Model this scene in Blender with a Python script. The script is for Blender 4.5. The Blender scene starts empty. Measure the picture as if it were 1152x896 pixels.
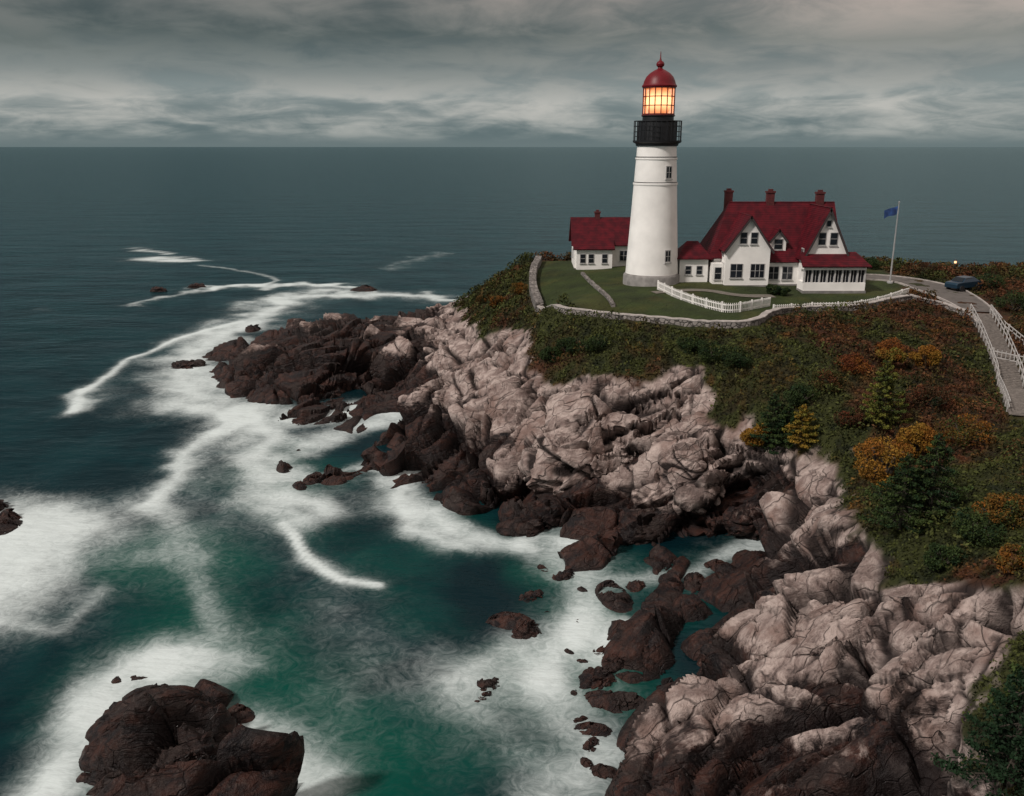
import bpy, bmesh, math, random
import numpy as np
from mathutils import Vector, Matrix
random.seed(7); rng=np.random.default_rng(11)
scene=bpy.context.scene
coll=scene.collection
P=math.radians(15.83); S,C=math.sin(P),math.cos(P); EYE=30.0
# ------------------------------------------------------------------ survey helpers (sight line -> world metres)
def ray(a,b):
    u=(a-576)/998; v=(448-b)/998
    return np.array([u, C+v*S, -S+v*C])
def W(a,b,z=0.0):
    d=ray(a,b); t=(z-EYE)/d[2]; return (d[0]*t,d[1]*t,z)
cp=[(600,305,14),(612,347,13.5),(700,352,13.5),(840,367,13.5),(1025,337,14),(1100,362,13),(1145,440,10),(733,318,14.5),(665,303,14),(890,325,14.3),(590,292,14),(1000,320,14.3),(1060,305,14),(1150,330,13.5),
(900,350,13.5),(900,400,12),(900,480,8.5),(950,540,6.2),(1000,640,7),(1152,650,10),(1120,550,10),(1140,480,10),(1000,450,10.5),(1020,540,8.5),(1060,600,8.5),(1100,700,7.5),(1150,780,8),(850,700,3.3),(950,760,4.8),(1050,830,5),(800,760,2),(1000,896,3.8),(1100,896,6),(920,590,6.8),(870,620,3.8),(930,575,6),(850,590,1.6),(760,720,1.8),(760,860,1.6),(860,850,3),
(540,440,5.5),(600,450,6.5),(560,480,4.5),(470,440,4),(480,510,2),(500,380,5.5),(460,400,3.8),(550,540,2.5),(600,570,1.5),(650,490,5.8),(640,560,2.3),(700,470,7),(720,430,9.3),(780,420,10.3),(760,470,6.6),(775,510,5.8),(775,575,2.3),(800,590,1.4),(700,530,3),(690,600,1.6),(740,610,1.2),(850,480,7.5),(840,550,3.2),(800,400,11.5),(680,400,11),(850,430,10.5),
(560,330,11.5),(530,347,9),(600,372,11),(560,362,10),(512,352,7),(620,410,9.5),(570,400,8),
(390,360,5),(440,375,4.5),(340,385,4.5),(290,405,3),(380,410,3.5),(420,430,2),(340,450,1.5),(300,440,1.2),(480,362,5),
(420,495,2.5),(370,515,2),(440,510,2),
(150,785,2.3),(200,800,2.8),(240,830,2.3),(160,850,2.0),(280,880,1.8)]
coast=[(250,412),(270,440),(305,470),(330,478),(400,455),(445,448),(440,472),(400,480),(345,505),(318,535),(350,545),(400,535),(450,525),(445,555),(500,585),(525,603),(570,608),(640,602),(645,630),(690,640),(740,645),(800,632),(845,612),(830,642),(780,665),(740,690),(700,705),(690,740),(712,790),(690,840),(700,896),(705,960),
(112,870),(128,790),(150,762),(200,785),(280,845),(340,890)]
off=[(230,400),(220,450),(290,490),(400,468),(300,520),(330,560),(410,550),(430,570),(480,600),(520,625),(600,625),(630,650),(700,660),(780,650),(700,680),(660,720),(670,790),(660,840),(670,900),(500,700),(400,650),(300,600),(200,600),(90,800),(140,740),(220,760),(330,830),(400,880),(60,896),(100,500),(100,400),(300,700),(500,850)]
pts=[W(*c) for c in cp]+[W(a,b,0) for a,b in coast]+[W(a,b,-3) for a,b in off]
pts+=[(-45,150,-3),(-30,165,-3),(0,165,-3),(30,160,-3),(80,160,-3),(-12,150,1),(0,140,9),(20,135,13),(50,132,13),(80,135,12),(20,148,0),(50,146,0),(80,150,0),(-60,125,-3),(-80,160,-3),(120,130,12),(120,90,14),(80,90,14),(80,60,13),(60,50,12),(60,30,12),(40,25,9),(120,30,14),(15,15,0),(30,15,5),(-30,15,-3),(0,15,-3),(-60,30,-3),(-60,80,-3),(120,160,-3)]
A=np.array(pts)
def rbf_fit(A,sm=0.02):
    n=len(A); X=A[:,:2]; D=np.linalg.norm(X[:,None]-X[None],axis=2)
    M=np.zeros((n+3,n+3)); M[:n,:n]=-D+np.eye(n)*sm
    M[:n,n]=1;M[:n,n+1:]=X;M[n,:n]=1;M[n+1:,:n]=X.T
    return np.linalg.solve(M,np.r_[A[:,2],0,0,0])
w=rbf_fit(A)
def H(x,y):
    x=np.asarray(x,float);y=np.asarray(y,float)
    n=len(A); r=w[n]+w[n+1]*x+w[n+2]*y
    for i in range(n): r=r-w[i]*np.hypot(x-A[i,0],y-A[i,1])
    return r
def hit(a,b):
    d=ray(a,b); t=np.arange(30,260,0.2); x=d[0]*t;y=d[1]*t;z=EYE+d[2]*t
    h=np.maximum(H(x,y),0); k=np.where(z<h)[0]
    k=k[0] if len(k) else -1
    return (float(x[k]),float(y[k]),float(h[k]))
# ------------------------------------------------------------------ noise
def hsh(i,j,k,s):
    i=i.astype(np.int64).astype(np.uint32);j=j.astype(np.int64).astype(np.uint32);k=k.astype(np.int64).astype(np.uint32)
    n=i*np.uint32(73856093)^j*np.uint32(19349663)^k*np.uint32(83492791)^np.uint32((s*2654435761)&0xffffffff)
    n^=n>>np.uint32(15); n*=np.uint32(2246822519); n^=n>>np.uint32(13); n*=np.uint32(3266489917); n^=n>>np.uint32(16)
    return n.astype(np.float64)/4294967296.0
def vnoise(p,s=0):
    f=np.floor(p); t=p-f; t=t*t*(3-2*t); r=0
    for a in (0,1):
        for b in (0,1):
            for c in (0,1):
                wt=(t[:,0] if a else 1-t[:,0])*(t[:,1] if b else 1-t[:,1])*(t[:,2] if c else 1-t[:,2])
                r=r+wt*hsh(f[:,0]+a,f[:,1]+b,f[:,2]+c,s)
    return r
def fbm(p,s=0,o=4):
    r=0;a=.5;t=0
    for i in range(o):
        r=r+a*vnoise(p*(2.03**i)+i*7.1,s+i);t+=a;a*=.5
    return r/t
def P3(x,y,z=0): return np.stack([x,y,np.zeros_like(x)+z],1)
def worley(p,s):
    f=np.floor(p); n=len(p)
    F1=np.full(n,9.);F2=np.full(n,9.);ID=np.zeros(n);T=np.zeros(n)
    for a in (-1,0,1):
        for b in (-1,0,1):
            for c in (-1,0,1):
                ci,cj,ck=f[:,0]+a,f[:,1]+b,f[:,2]+c
                h1,h2,h3=hsh(ci,cj,ck,s),hsh(ci,cj,ck,s+1),hsh(ci,cj,ck,s+2)
                dx=p[:,0]-(ci+h1);dy=p[:,1]-(cj+h2);dz=p[:,2]-(ck+h3)
                d=np.sqrt(dx*dx+dy*dy+dz*dz)
                h4=hsh(ci,cj,ck,s+3)
                til=dx*(h1-.5)+dy*(h4-.5)*2+dz*(h2-.5)
                m=d<F1
                F2=np.where(m,F1,np.minimum(F2,d)); F1=np.where(m,d,F1); ID=np.where(m,h4,ID); T=np.where(m,til,T)
    return F1,F2,ID,T
def sst(x,a,b):
    t=np.clip((x-a)/(b-a),0,1); return t*t*(3-2*t)
def poly_sd(x,y,poly):
    poly=np.array(poly); n=len(poly); d=np.full(x.shape,1e9); ins=np.zeros(x.shape,bool)
    for i in range(n):
        ax,ay=poly[i]; bx,by=poly[(i+1)%n]
        ex,ey=bx-ax,by-ay; t=np.clip(((x-ax)*ex+(y-ay)*ey)/(ex*ex+ey*ey+1e-9),0,1)
        d=np.minimum(d,np.hypot(x-ax-ex*t,y-ay-ey*t))
        c=((ay>y)!=(by>y))&(x<(bx-ax)*(y-ay)/((by-ay)+1e-12)+ax); ins^=c
    return np.where(ins,d,-d)
def line_d(x,y,pl):
    d=np.full(x.shape,1e9)
    for (ax,ay),(bx,by) in zip(pl[:-1],pl[1:]):
        ex,ey=bx-ax,by-ay; t=np.clip(((x-ax)*ex+(y-ay)*ey)/(ex*ex+ey*ey+1e-9),0,1)
        d=np.minimum(d,np.hypot(x-ax-ex*t,y-ay-ey*t))
    return d
# ------------------------------------------------------------------ material helpers
def newmat(name):
    m=bpy.data.materials.new(name); m.use_nodes=True; return m,m.node_tree,m.node_tree.nodes['Principled BSDF']
def simple(name,col,rough=.7,var=.12,scale=3.0,metal=0,bump=0.0,bscale=20,emis=None,es=0):
    m,nt,b=newmat(name); b.inputs['Roughness'].default_value=rough; b.inputs['Metallic'].default_value=metal
    tc=nt.nodes.new('ShaderNodeTexCoord'); n=nt.nodes.new('ShaderNodeTexNoise'); n.inputs['Scale'].default_value=scale; n.inputs['Detail'].default_value=4
    nt.links.new(tc.outputs['Object'],n.inputs['Vector'])
    r=nt.nodes.new('ShaderNodeValToRGB'); r.color_ramp.elements[0].position=.3;r.color_ramp.elements[1].position=.7
    r.color_ramp.elements[0].color=(*[c*(1-var) for c in col],1); r.color_ramp.elements[1].color=(*[min(1,c*(1+var)) for c in col],1)
    nt.links.new(n.outputs[0],r.inputs[0]); nt.links.new(r.outputs[0],b.inputs['Base Color'])
    if bump:
        n2=nt.nodes.new('ShaderNodeTexNoise'); n2.inputs['Scale'].default_value=bscale; n2.inputs['Detail'].default_value=3
        nt.links.new(tc.outputs['Object'],n2.inputs['Vector'])
        bp=nt.nodes.new('ShaderNodeBump'); bp.inputs['Strength'].default_value=bump; bp.inputs['Distance'].default_value=.05
        nt.links.new(n2.outputs[0],bp.inputs['Height']); nt.links.new(bp.outputs[0],b.inputs['Normal'])
    if emis: b.inputs['Emission Color'].default_value=(*emis,1); b.inputs['Emission Strength'].default_value=es
    return m
def mix(nt,f,a,b,typ='MIX'):
    n=nt.nodes.new('ShaderNodeMix'); n.data_type='RGBA'; n.blend_type=typ
    for s,v in ((0,f),(6,a),(7,b)):
        if isinstance(v,(int,float)): n.inputs[s].default_value=v
        elif isinstance(v,tuple): n.inputs[s].default_value=(*v,1) if len(v)==3 else v
        else: nt.links.new(v,n.inputs[s])
    return n.outputs[2]
def mth(nt,op,a,b=None,c=None,clamp=False):
    n=nt.nodes.new('ShaderNodeMath'); n.operation=op; n.use_clamp=clamp
    for i,v in enumerate((a,b,c)):
        if v is None: continue
        if isinstance(v,(int,float)): n.inputs[i].default_value=v
        else: nt.links.new(v,n.inputs[i])
    return n.outputs[0]
def mr(nt,v,a,b,c=0.,d=1.,smooth=True):
    n=nt.nodes.new('ShaderNodeMapRange'); n.interpolation_type='SMOOTHSTEP' if smooth else 'LINEAR'
    nt.links.new(v,n.inputs[0]); 
    for i,q in enumerate((a,b,c,d)): n.inputs[i+1].default_value=q
    return n.outputs[0]
def noise(nt,vec,scale,detail=5,rough=.55,dist=0):
    n=nt.nodes.new('ShaderNodeTexNoise'); n.inputs['Scale'].default_value=scale; n.inputs['Detail'].default_value=detail; n.inputs['Roughness'].default_value=rough; n.inputs['Distortion'].default_value=dist
    nt.links.new(vec,n.inputs['Vector']); return n.outputs[0]
def attr(nt,name):
    n=nt.nodes.new('ShaderNodeAttribute'); n.attribute_name=name; return n
def bump(nt,h,strength,dist,normal=None):
    b=nt.nodes.new('ShaderNodeBump'); b.inputs['Strength'].default_value=strength; b.inputs['Distance'].default_value=dist
    nt.links.new(h,b.inputs['Height'])
    if normal is not None: nt.links.new(normal,b.inputs['Normal'])
    return b.outputs[0]
def np_mesh(name,V,F,smooth=False):
    me=bpy.data.meshes.new(name); V=np.asarray(V,np.float32);F=np.asarray(F,np.int32)
    me.vertices.add(len(V)); me.vertices.foreach_set('co',V.ravel())
    k=F.shape[1]; me.loops.add(len(F)*k); me.loops.foreach_set('vertex_index',F.ravel())
    me.polygons.add(len(F)); me.polygons.foreach_set('loop_start',np.arange(0,len(F)*k,k,dtype=np.int32))
    if smooth: me.polygons.foreach_set('use_smooth',np.ones(len(F),bool))
    me.update(calc_edges=True); return me
def set_col(me,name,arr):
    a=me.attributes.new(name,'FLOAT_COLOR','POINT'); c=np.ones((len(me.vertices),4),np.float32); c[:,:3]=arr; a.data.foreach_set('color',c.ravel())
def link(o,parent=None):
    coll.objects.link(o); 
    if parent: o.parent=parent
    return o
# ------------------------------------------------------------------ rock field
ang=math.radians(42)
def strata(x,y,z):
    u=x*math.cos(ang)+y*math.sin(ang); v=-x*math.sin(ang)+y*math.cos(ang)
    q=np.stack([x,y,z],1)
    wx=fbm(q/11,31,2)-.5; wy=fbm(q/11,47,2)-.5; wz=fbm(q/6,59,2)-.5
    u=u+wx*9; v=v+wy*10+(fbm(q/2.5,63,3)-.5)*.8; zz=z+wz*2.5
    return u, v+zz*.7, zz-v*.3
def rockdisp(x,y,z,amp=1.0):
    u,v,t=strata(x,y,z); q=np.stack([u/2.5,v,t],1)
    a=worley(np.stack([u/11,v/4.8,t/6],1),3)
    b=worley(np.stack([u/5.6,v/2.1,t/2.7],1),13)
    c=worley(np.stack([u/2.4,v/.8,t/1.05],1),23)
    ca=sst(a[1]-a[0],0,.085); cb=sst(b[1]-b[0],0,.10); cc=sst(c[1]-c[0],0,.14)
    d=2.4*(a[2]-.45)+2.6*a[3]+.6*(1-a[0]**2*1.4)-.35-1.5*(1-ca)
    d+=.95*(b[2]-.5)+1.4*b[3]+.25*(.5-b[0]**2)-.6*(1-cb)
    strong=sst(fbm(q/3,71,2),.38,.60)
    d+=(.22*(c[2]-.5)+.42*c[3]-.12*(1-cc))*(.22+.78*strong)
    d+=(fbm(q/1.2,73,4)-.5)*.30
    return d*amp, ca,cb,1-(1-cc)*strong,b[2],a[2]
# ------------------------------------------------------------------ terrain
vegpx=[(515,350),(545,378),(590,372),(598,415),(625,432),(650,425),(680,430),(720,440),(740,412),(790,410),(800,440),(795,470),(830,490),(835,465),(850,500),(905,525),(945,515),(955,545),(945,575),(1000,650),(1060,665),(1100,650),(1150,650),(1150,700),(1100,760),(1085,820),(1120,896)]
VEG=[hit(*p)[:2] for p in vegpx]+[(19,12),(310,12),(310,148),(60,143),(0,138),(-9,132)]
lawnpx=[(602,303),(604,325),(614,346),(660,351),(730,359),(800,366),(850,366),(900,346),(960,346),(1000,338),(1020,332)]
LAWN=[hit(*p)[:2] for p in lawnpx]+[(48,110),(48,125),(4,128)]
def graded(a,b,s0,k):
    o=[a]
    while o[-1]<b: o.append(o[-1]+s0+k*(o[-1]-a))
    return o
xs=np.array(list(np.arange(-46,46,.15))+list(np.arange(46,80,.4))+graded(80,300,1,.15))
ys=np.array(list(np.arange(10,24,.5))+graded(24,130,.11,.002)+list(np.arange(131,172,.6)))
X,Y=np.meshgrid(xs,ys); nx,ny=len(xs),len(ys)
x=X.ravel();y=Y.ravel();z0=H(x,y)
Z=z0.reshape(ny,nx)
gy,gx=np.gradient(Z,ys,xs); nrm=np.stack([-gx.ravel(),-gy.ravel(),np.ones(nx*ny)],1); nrm/=np.linalg.norm(nrm,axis=1)[:,None]
q=P3(x,y)
sd=poly_sd(x,y,VEG)+ (fbm(q/2.2,5,4)-.5)*3.2
rock=1-sst(sd,-.35,.35)
rock=np.where((x>90),rock*.3,rock)
sel=(rock>0)&(z0>-2.6)
disp=np.zeros(nx*ny);crk=np.ones(nx*ny);idb=np.zeros(nx*ny);ida=np.zeros(nx*ny)
d,ca,cb,cc,ib,ia=rockdisp(x[sel],y[sel],z0[sel])
fade=sst(z0[sel],-2.6,1.5)
disp[sel]=d*rock[sel]*(.35+.65*fade)*sst(-sd[sel],-.5,2.2)
crk[sel]=np.minimum(np.minimum(ca,.1+.9*cb),.4+.6*cc); idb[sel]=ib; ida[sel]=ia
sdl=poly_sd(x,y,LAWN)
soft=(1-rock)*(fbm(q/1.3,77,4)-.5)*.5*np.where(sdl>0,.12,1)
V=np.stack([x,y,z0],1)+nrm*(disp)[:,None]; V[:,2]+=soft
pz=V[:,2]+(fbm(np.stack([x,y,z0*1.5],1)/3.5,91,4)-.5)*6+(idb-.5)*1.8+(ida-.5)*2.0
farleft=sst(-(x+10)+(y-100)*.12,0,7)
nearleft=sst(-(x+8),0,4)*sst(60-y,0,8)
pale=sst(pz-farleft*1.9-nearleft*4,2.6,5.6)
idx=np.arange(nx*ny).reshape(ny,nx)
F=np.stack([idx[:-1,:-1],idx[:-1,1:],idx[1:,1:],idx[1:,:-1]],-1).reshape(-1,4)
F=F[(V[F,2].max(1)>-1.6)]
me=np_mesh('terrain',V,F,True)
me.set_sharp_from_angle(angle=math.radians(46))
set_col(me,'mask',np.stack([rock,pale,crk],1))
def vegcolor(x,y,s=0):
    q=P3(x,y); a=fbm(q/6.0,101,4); b=fbm(q/2.0,111,3); c=fbm(q/.7,121,2)
    g=np.array([.042,.048,.012]);r=np.array([.080,.026,.013]);o=np.array([.135,.068,.014]);dk=np.array([.011,.016,.006])
    bias=sst(x,17,28)*sst(y,50,62)*.18 + sst(-x,-2,6)*.05 +sst(x,16,24)*sst(52-y,-4,4)*.08 -sst(-x,-24,-14)*sst(-y,-96,-86)*.03
    fr=sst(a+bias+(b-.5)*.5,.55,.76)[:,None]*.85; fo=sst(b+bias*.25+(c-.5)*.6,.57,.76)[:,None]; fd=sst(c+(b-.5)*.4,.46,.7)[:,None]*.8
    col=g*(1-fr)+r*fr; col=col*(1-fo*.6)+o*fo*.6; col=col*(1-fd)+dk*fd
    return col
lawnmask=sst(sdl+(fbm(q/2,131,2)-.5)*1.0,-.2,.4)[:,None]
vc=vegcolor(x,y); lawnc=np.array([.030,.044,.010])*(0.40+1.0*fbm(q/2.5,141,4))[:,None]+np.array([.016,.009,.002])*sst(fbm(q/4,143,3),.5,.7)[:,None]
set_col(me,'vegcol',vc*.75*(1-lawnmask)+lawnc*lawnmask)
m,nt,b=newmat('coastal_ground'); 
geo=nt.nodes.new('ShaderNodeNewGeometry'); pos=geo.outputs['Position']
am=attr(nt,'mask'); sp=nt.nodes.new('ShaderNodeSeparateColor'); nt.links.new(am.outputs['Color'],sp.inputs[0])
R_,G_,B_=sp.outputs[0],sp.outputs[1],sp.outputs[2]
mp=nt.nodes.new('ShaderNodeMapping'); mp.vector_type='TEXTURE'; mp.inputs['Rotation'].default_value=(.45,.2,ang); mp.inputs['Scale'].default_value=(4.5,1,1.3); 
nw=nt.nodes.new('ShaderNodeTexNoise'); nw.inputs['Scale'].default_value=.25; nw.inputs['Detail'].default_value=3; nt.links.new(pos,nw.inputs['Vector'])
vm=nt.nodes.new('ShaderNodeVectorMath'); vm.operation='MULTIPLY_ADD'; nt.links.new(nw.outputs['Color'],vm.inputs[0]); vm.inputs[1].default_value=(4,4,3); nt.links.new(pos,vm.inputs[2])
nt.links.new(vm.outputs[0],mp.inputs[0])
n1=noise(nt,mp.outputs[0],1.1,6,.72,.2); n2=noise(nt,pos,.35,3,.6); n3=noise(nt,pos,3.2,5,.7)
vo=nt.nodes.new('ShaderNodeTexVoronoi'); vo.feature='DISTANCE_TO_EDGE'; vo.inputs['Scale'].default_value=.85; nt.links.new(mp.outputs[0],vo.inputs['Vector'])
lm=mth(nt,'MULTIPLY',mr(nt,n2,.36,.50),mr(nt,n1,.38,.50)); vc2=mth(nt,'SUBTRACT',1.0,mth(nt,'MULTIPLY',lm,mr(nt,vo.outputs['Distance'],0,.035,1.,0.)))
palec=mix(nt,mr(nt,n1,.36,.64),(.21,.155,.14),(.48,.39,.355)); palec=mix(nt,mr(nt,n2,.48,.70,0,.75),palec,(.18,.11,.09)); palec=mix(nt,mr(nt,n3,.5,.75,0,.5),palec,(.12,.09,.08))
darkc=mix(nt,mr(nt,n1,.38,.62),(.008,.006,.007),(.052,.021,.015)); darkc=mix(nt,mr(nt,n2,.45,.65),darkc,(.026,.017,.015)); darkc=mix(nt,mr(nt,n3,.5,.72,0,.6),darkc,(.075,.055,.048))
pf=mth(nt,'ADD',G_,mth(nt,'MULTIPLY',mth(nt,'SUBTRACT',n1,.5),1.6)); pf=mth(nt,'ADD',pf,mth(nt,'MULTIPLY',mth(nt,'SUBTRACT',n3,.5),.6)); pf=mr(nt,pf,.25,.8)
rc=mix(nt,pf,darkc,palec)
ck=mth(nt,'MULTIPLY',mr(nt,B_,.05,.85,.06,1.),mr(nt,vc2,0,1,.3,1.,False))
rc=mix(nt,ck,(.012,.008,.008),rc)
av=attr(nt,'vegcol'); vcx=mix(nt,1.0,av.outputs['Color'],mix(nt,n3,(.35,.35,.35),(1.6,1.6,1.6)),'MULTIPLY')
nt.links.new(mix(nt,R_,vcx,rc),b.inputs['Base Color'])
nt.links.new(mr(nt,pf,0,1,.5,.88,False),b.inputs['Roughness'])
hh=mth(nt,'ADD',mth(nt,'MULTIPLY',n3,.65),mth(nt,'MULTIPLY',vc2,.35)); hh=mth(nt,'ADD',hh,mth(nt,'MULTIPLY',n1,1.3))
nt.links.new(bump(nt,hh,.9,.3),b.inputs['Normal']); b.inputs['Specular IOR Level'].default_value=.25
me.materials.append(m); ROCKMAT=m
terrain=link(bpy.data.objects.new('headland_terrain',me))
# ------------------------------------------------------------------ sea
def L(l): return [W(a,b,0)[:2] for a,b in l]
foamL=[([(310,340),(360,330),(430,332),(520,338)],4.2,.95),([(300,352),(240,385),(205,415),(225,455),(270,462)],4.8,.92),([(150,279),(185,287)],1.5,.9),([(165,292),(215,293)],3.2,1.0),([(228,299),(290,308),(312,316),(290,322)],.9,.6),
([(250,323),(330,322),(392,321)],2.4,.9),([(155,342),(215,328),(260,322)],1.8,.6),([(80,463),(98,440),(135,410),(200,382),(270,362)],.5,.75),([(80,463),(98,440)],1.2,.5),([(440,302),(470,292),(505,284)],3.5,.34),([(40,346),(70,350)],1.5,.25),
([(262,470),(205,525),(182,575)],1.2,.75),([(182,575),(195,605),(220,660),(262,715)],1.2,.34),([(300,482),(280,515),(300,560),(345,575)],2.3,.8),([(320,588),(345,630),(385,655),(425,660)],.26,1.1),([(345,630),(400,655)],.9,.28),
([(395,462),(440,458)],1.5,.95),([(440,560),(470,592),(520,612)],1.1,.85),([(410,545),(440,552)],1,.6),([(-20,585),(35,605),(20,650),(-20,680)],3.6,1.15),([(0,700),(60,715),(115,665)],.5,.3),([(60,575),(100,600)],2.4,.32),
([(205,745),(140,768),(105,840),(60,905)],1.5,1.05),([(180,745),(260,750)],1.5,.36),([(640,620),(655,660),(640,720)],1.4,.62),([(605,755),(640,800),(672,850),(600,905)],1.6,.44),([(640,720),(605,760)],1.4,.46),([(570,735),(510,765)],1.2,.34),([(690,655),(780,645),(850,605)],.9,.45),
([(520,770),(580,840),(640,880)],2.0,.25),([(250,600),(420,690),(430,800)],6,.13),([(600,620),(560,615)],.6,.55),([(300,840),(360,870)],1.0,.3),([(320,850),(400,760),(380,700)],3,.15)]
foamL=[(L(a),b_,c_) for a,b_,c_ in foamL]
emL=[(L([(190,620),(230,690),(300,790),(400,860)]),6.5,.9),(L([(300,560),(420,640),(500,700)]),5,.45),(L([(560,760),(480,850)]),5,.65),(L([(330,520),(250,540)]),5,.45),(L([(620,650),(660,760)]),3,.6),(L([(60,640),(60,760)]),6,.25)]
fx=list(np.arange(-75,60,.4)); gl=graded(0,60000,.5,.12)
sx=np.array([-75-g for g in gl[:0:-1]]+fx+[60+g for g in gl[1:]])
fy=graded(20,260,.25,.004); gf=graded(fy[-1],60000,1.5,.12)
sy=np.array([-3000,-300,-60,0,10]+fy+gf[1:])
SX,SY=np.meshgrid(sx,sy); a_=SX.ravel(); b_=SY.ravel(); q=P3(a_,b_)
near=(np.abs(a_)<140)&(b_>0)&(b_<320)
foam=np.zeros(len(a_)); em=np.zeros(len(a_)); an,bn=a_[near],b_[near]; qn=q[near]
wx=an+(fbm(qn/6,201,4)-.5)*6*np.clip(bn/70,.5,2); wy=bn+(fbm(qn/6,211,4)-.5)*8*np.clip(bn/70,.5,2.2)
f=np.zeros(len(an))
for pl,wd,it in foamL:
    thin=wd<1.0; k=.2 if thin else .9
    dd=line_d(an+(wx-an)*k,bn+(wy-bn)*k,pl); f=f+it*(.65*np.exp(-(dd/wd)**2)+.35*np.exp(-(dd/(wd*2.4))**2))
e=np.zeros(len(an))
for pl,wd,it in emL: e=np.maximum(e,it*np.exp(-(line_d(wx,wy,pl)/wd)**2))
cd_=np.minimum(line_d(an*.6+wx*.4,bn*.6+wy*.4,L(coast[:32])),line_d(an*.6+wx*.4,bn*.6+wy*.4,L(coast[32:])))
shore=np.exp(-(cd_/(1.4+bn*.013))**2)*(.15+.95*sst(fbm(qn/7,221,3),.38,.62))*.8
f=1-(1-np.clip(f,0,1.12))*(1-np.clip(shore,0,1))
silk=fbm(np.stack([an*.8+bn*.3,bn*.5,0*an],1)/1.4,231,4)
f*=.66+.60*silk
foam[near]=np.clip(f,0,1.3); em[near]=np.clip(e+.5*np.exp(-(cd_/5)**2)*sst(-bn,-110,-60),0,1)
nx2,ny2=len(sx),len(sy); idx=np.arange(nx2*ny2).reshape(ny2,nx2)
F=np.stack([idx[:-1,:-1],idx[:-1,1:],idx[1:,1:],idx[1:,:-1]],-1).reshape(-1,4)
zz=np.zeros(len(a_)); zz[near]=(fbm(qn/3,241,3)-.5)*.15+foam[near]*.10
me=np_mesh('sea',np.stack([a_,b_,zz],1),F,True); set_col(me,'sea_mask',np.stack([foam,em,em*0],1))
m,nt,b=newmat('sea_water'); nt.nodes.remove(b); geo=nt.nodes.new('ShaderNodeNewGeometry'); pos=geo.outputs['Position']
am=attr(nt,'sea_mask'); sp=nt.nodes.new('ShaderNodeSeparateColor'); nt.links.new(am.outputs['Color'],sp.inputs[0])
nA=noise(nt,pos,.9,6,.72,2.0); nB=noise(nt,pos,.10,3,.6,.5)
f0=sp.outputs[0]
ff=mth(nt,'ADD',f0,mth(nt,'MULTIPLY',mth(nt,'SUBTRACT',nA,.53),.75)); ff=mth(nt,'MULTIPLY',mr(nt,ff,.0,1.12),mr(nt,f0,.0,.45))
deep=mix(nt,mr(nt,nB,.35,.65),(.0016,.011,.015),(.0035,.023,.028)); em_=mr(nt,mth(nt,'ADD',sp.outputs[1],mth(nt,'MULTIPLY',mth(nt,'SUBTRACT',nB,.5),1.0)),.1,1.1)
wc=mix(nt,em_,deep,(.001,.056,.040)); 
wc=mix(nt,mth(nt,'MULTIPLY',ff,.97),wc,(.62,.69,.69))
mpw=nt.nodes.new('ShaderNodeMapping'); mpw.inputs['Rotation'].default_value=(0,0,.3); mpw.inputs['Scale'].default_value=(.5,1.3,1); nt.links.new(pos,mpw.inputs[0])
w1=noise(nt,mpw.outputs[0],.55,4,.6); w2=noise(nt,mpw.outputs[0],.07,2,.5)
bn_=bump(nt,mth(nt,'ADD',w1,mth(nt,'MULTIPLY',w2,3.5)),.5,.5)
df=nt.nodes.new('ShaderNodeBsdfDiffuse'); gs=nt.nodes.new('ShaderNodeBsdfGlossy'); fr=nt.nodes.new('ShaderNodeFresnel'); fr.inputs[0].default_value=1.33
nt.links.new(wc,df.inputs[0]); gs.inputs['Color'].default_value=(.43,.60,.65,1); gs.inputs['Roughness'].default_value=.22
for n_ in (df,gs,fr): nt.links.new(bn_,n_.inputs['Normal'])
fac=mth(nt,'MULTIPLY',mth(nt,'MULTIPLY',fr.outputs[0],.74),mr(nt,ff,0,.6,1.,.1))
ms=nt.nodes.new('ShaderNodeMixShader'); nt.links.new(fac,ms.inputs[0]); nt.links.new(df.outputs[0],ms.inputs[1]); nt.links.new(gs.outputs[0],ms.inputs[2]); nt.links.new(ms.outputs[0],nt.nodes['Material Output'].inputs[0])
me.materials.append(m); link(bpy.data.objects.new('sea',me))
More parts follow.
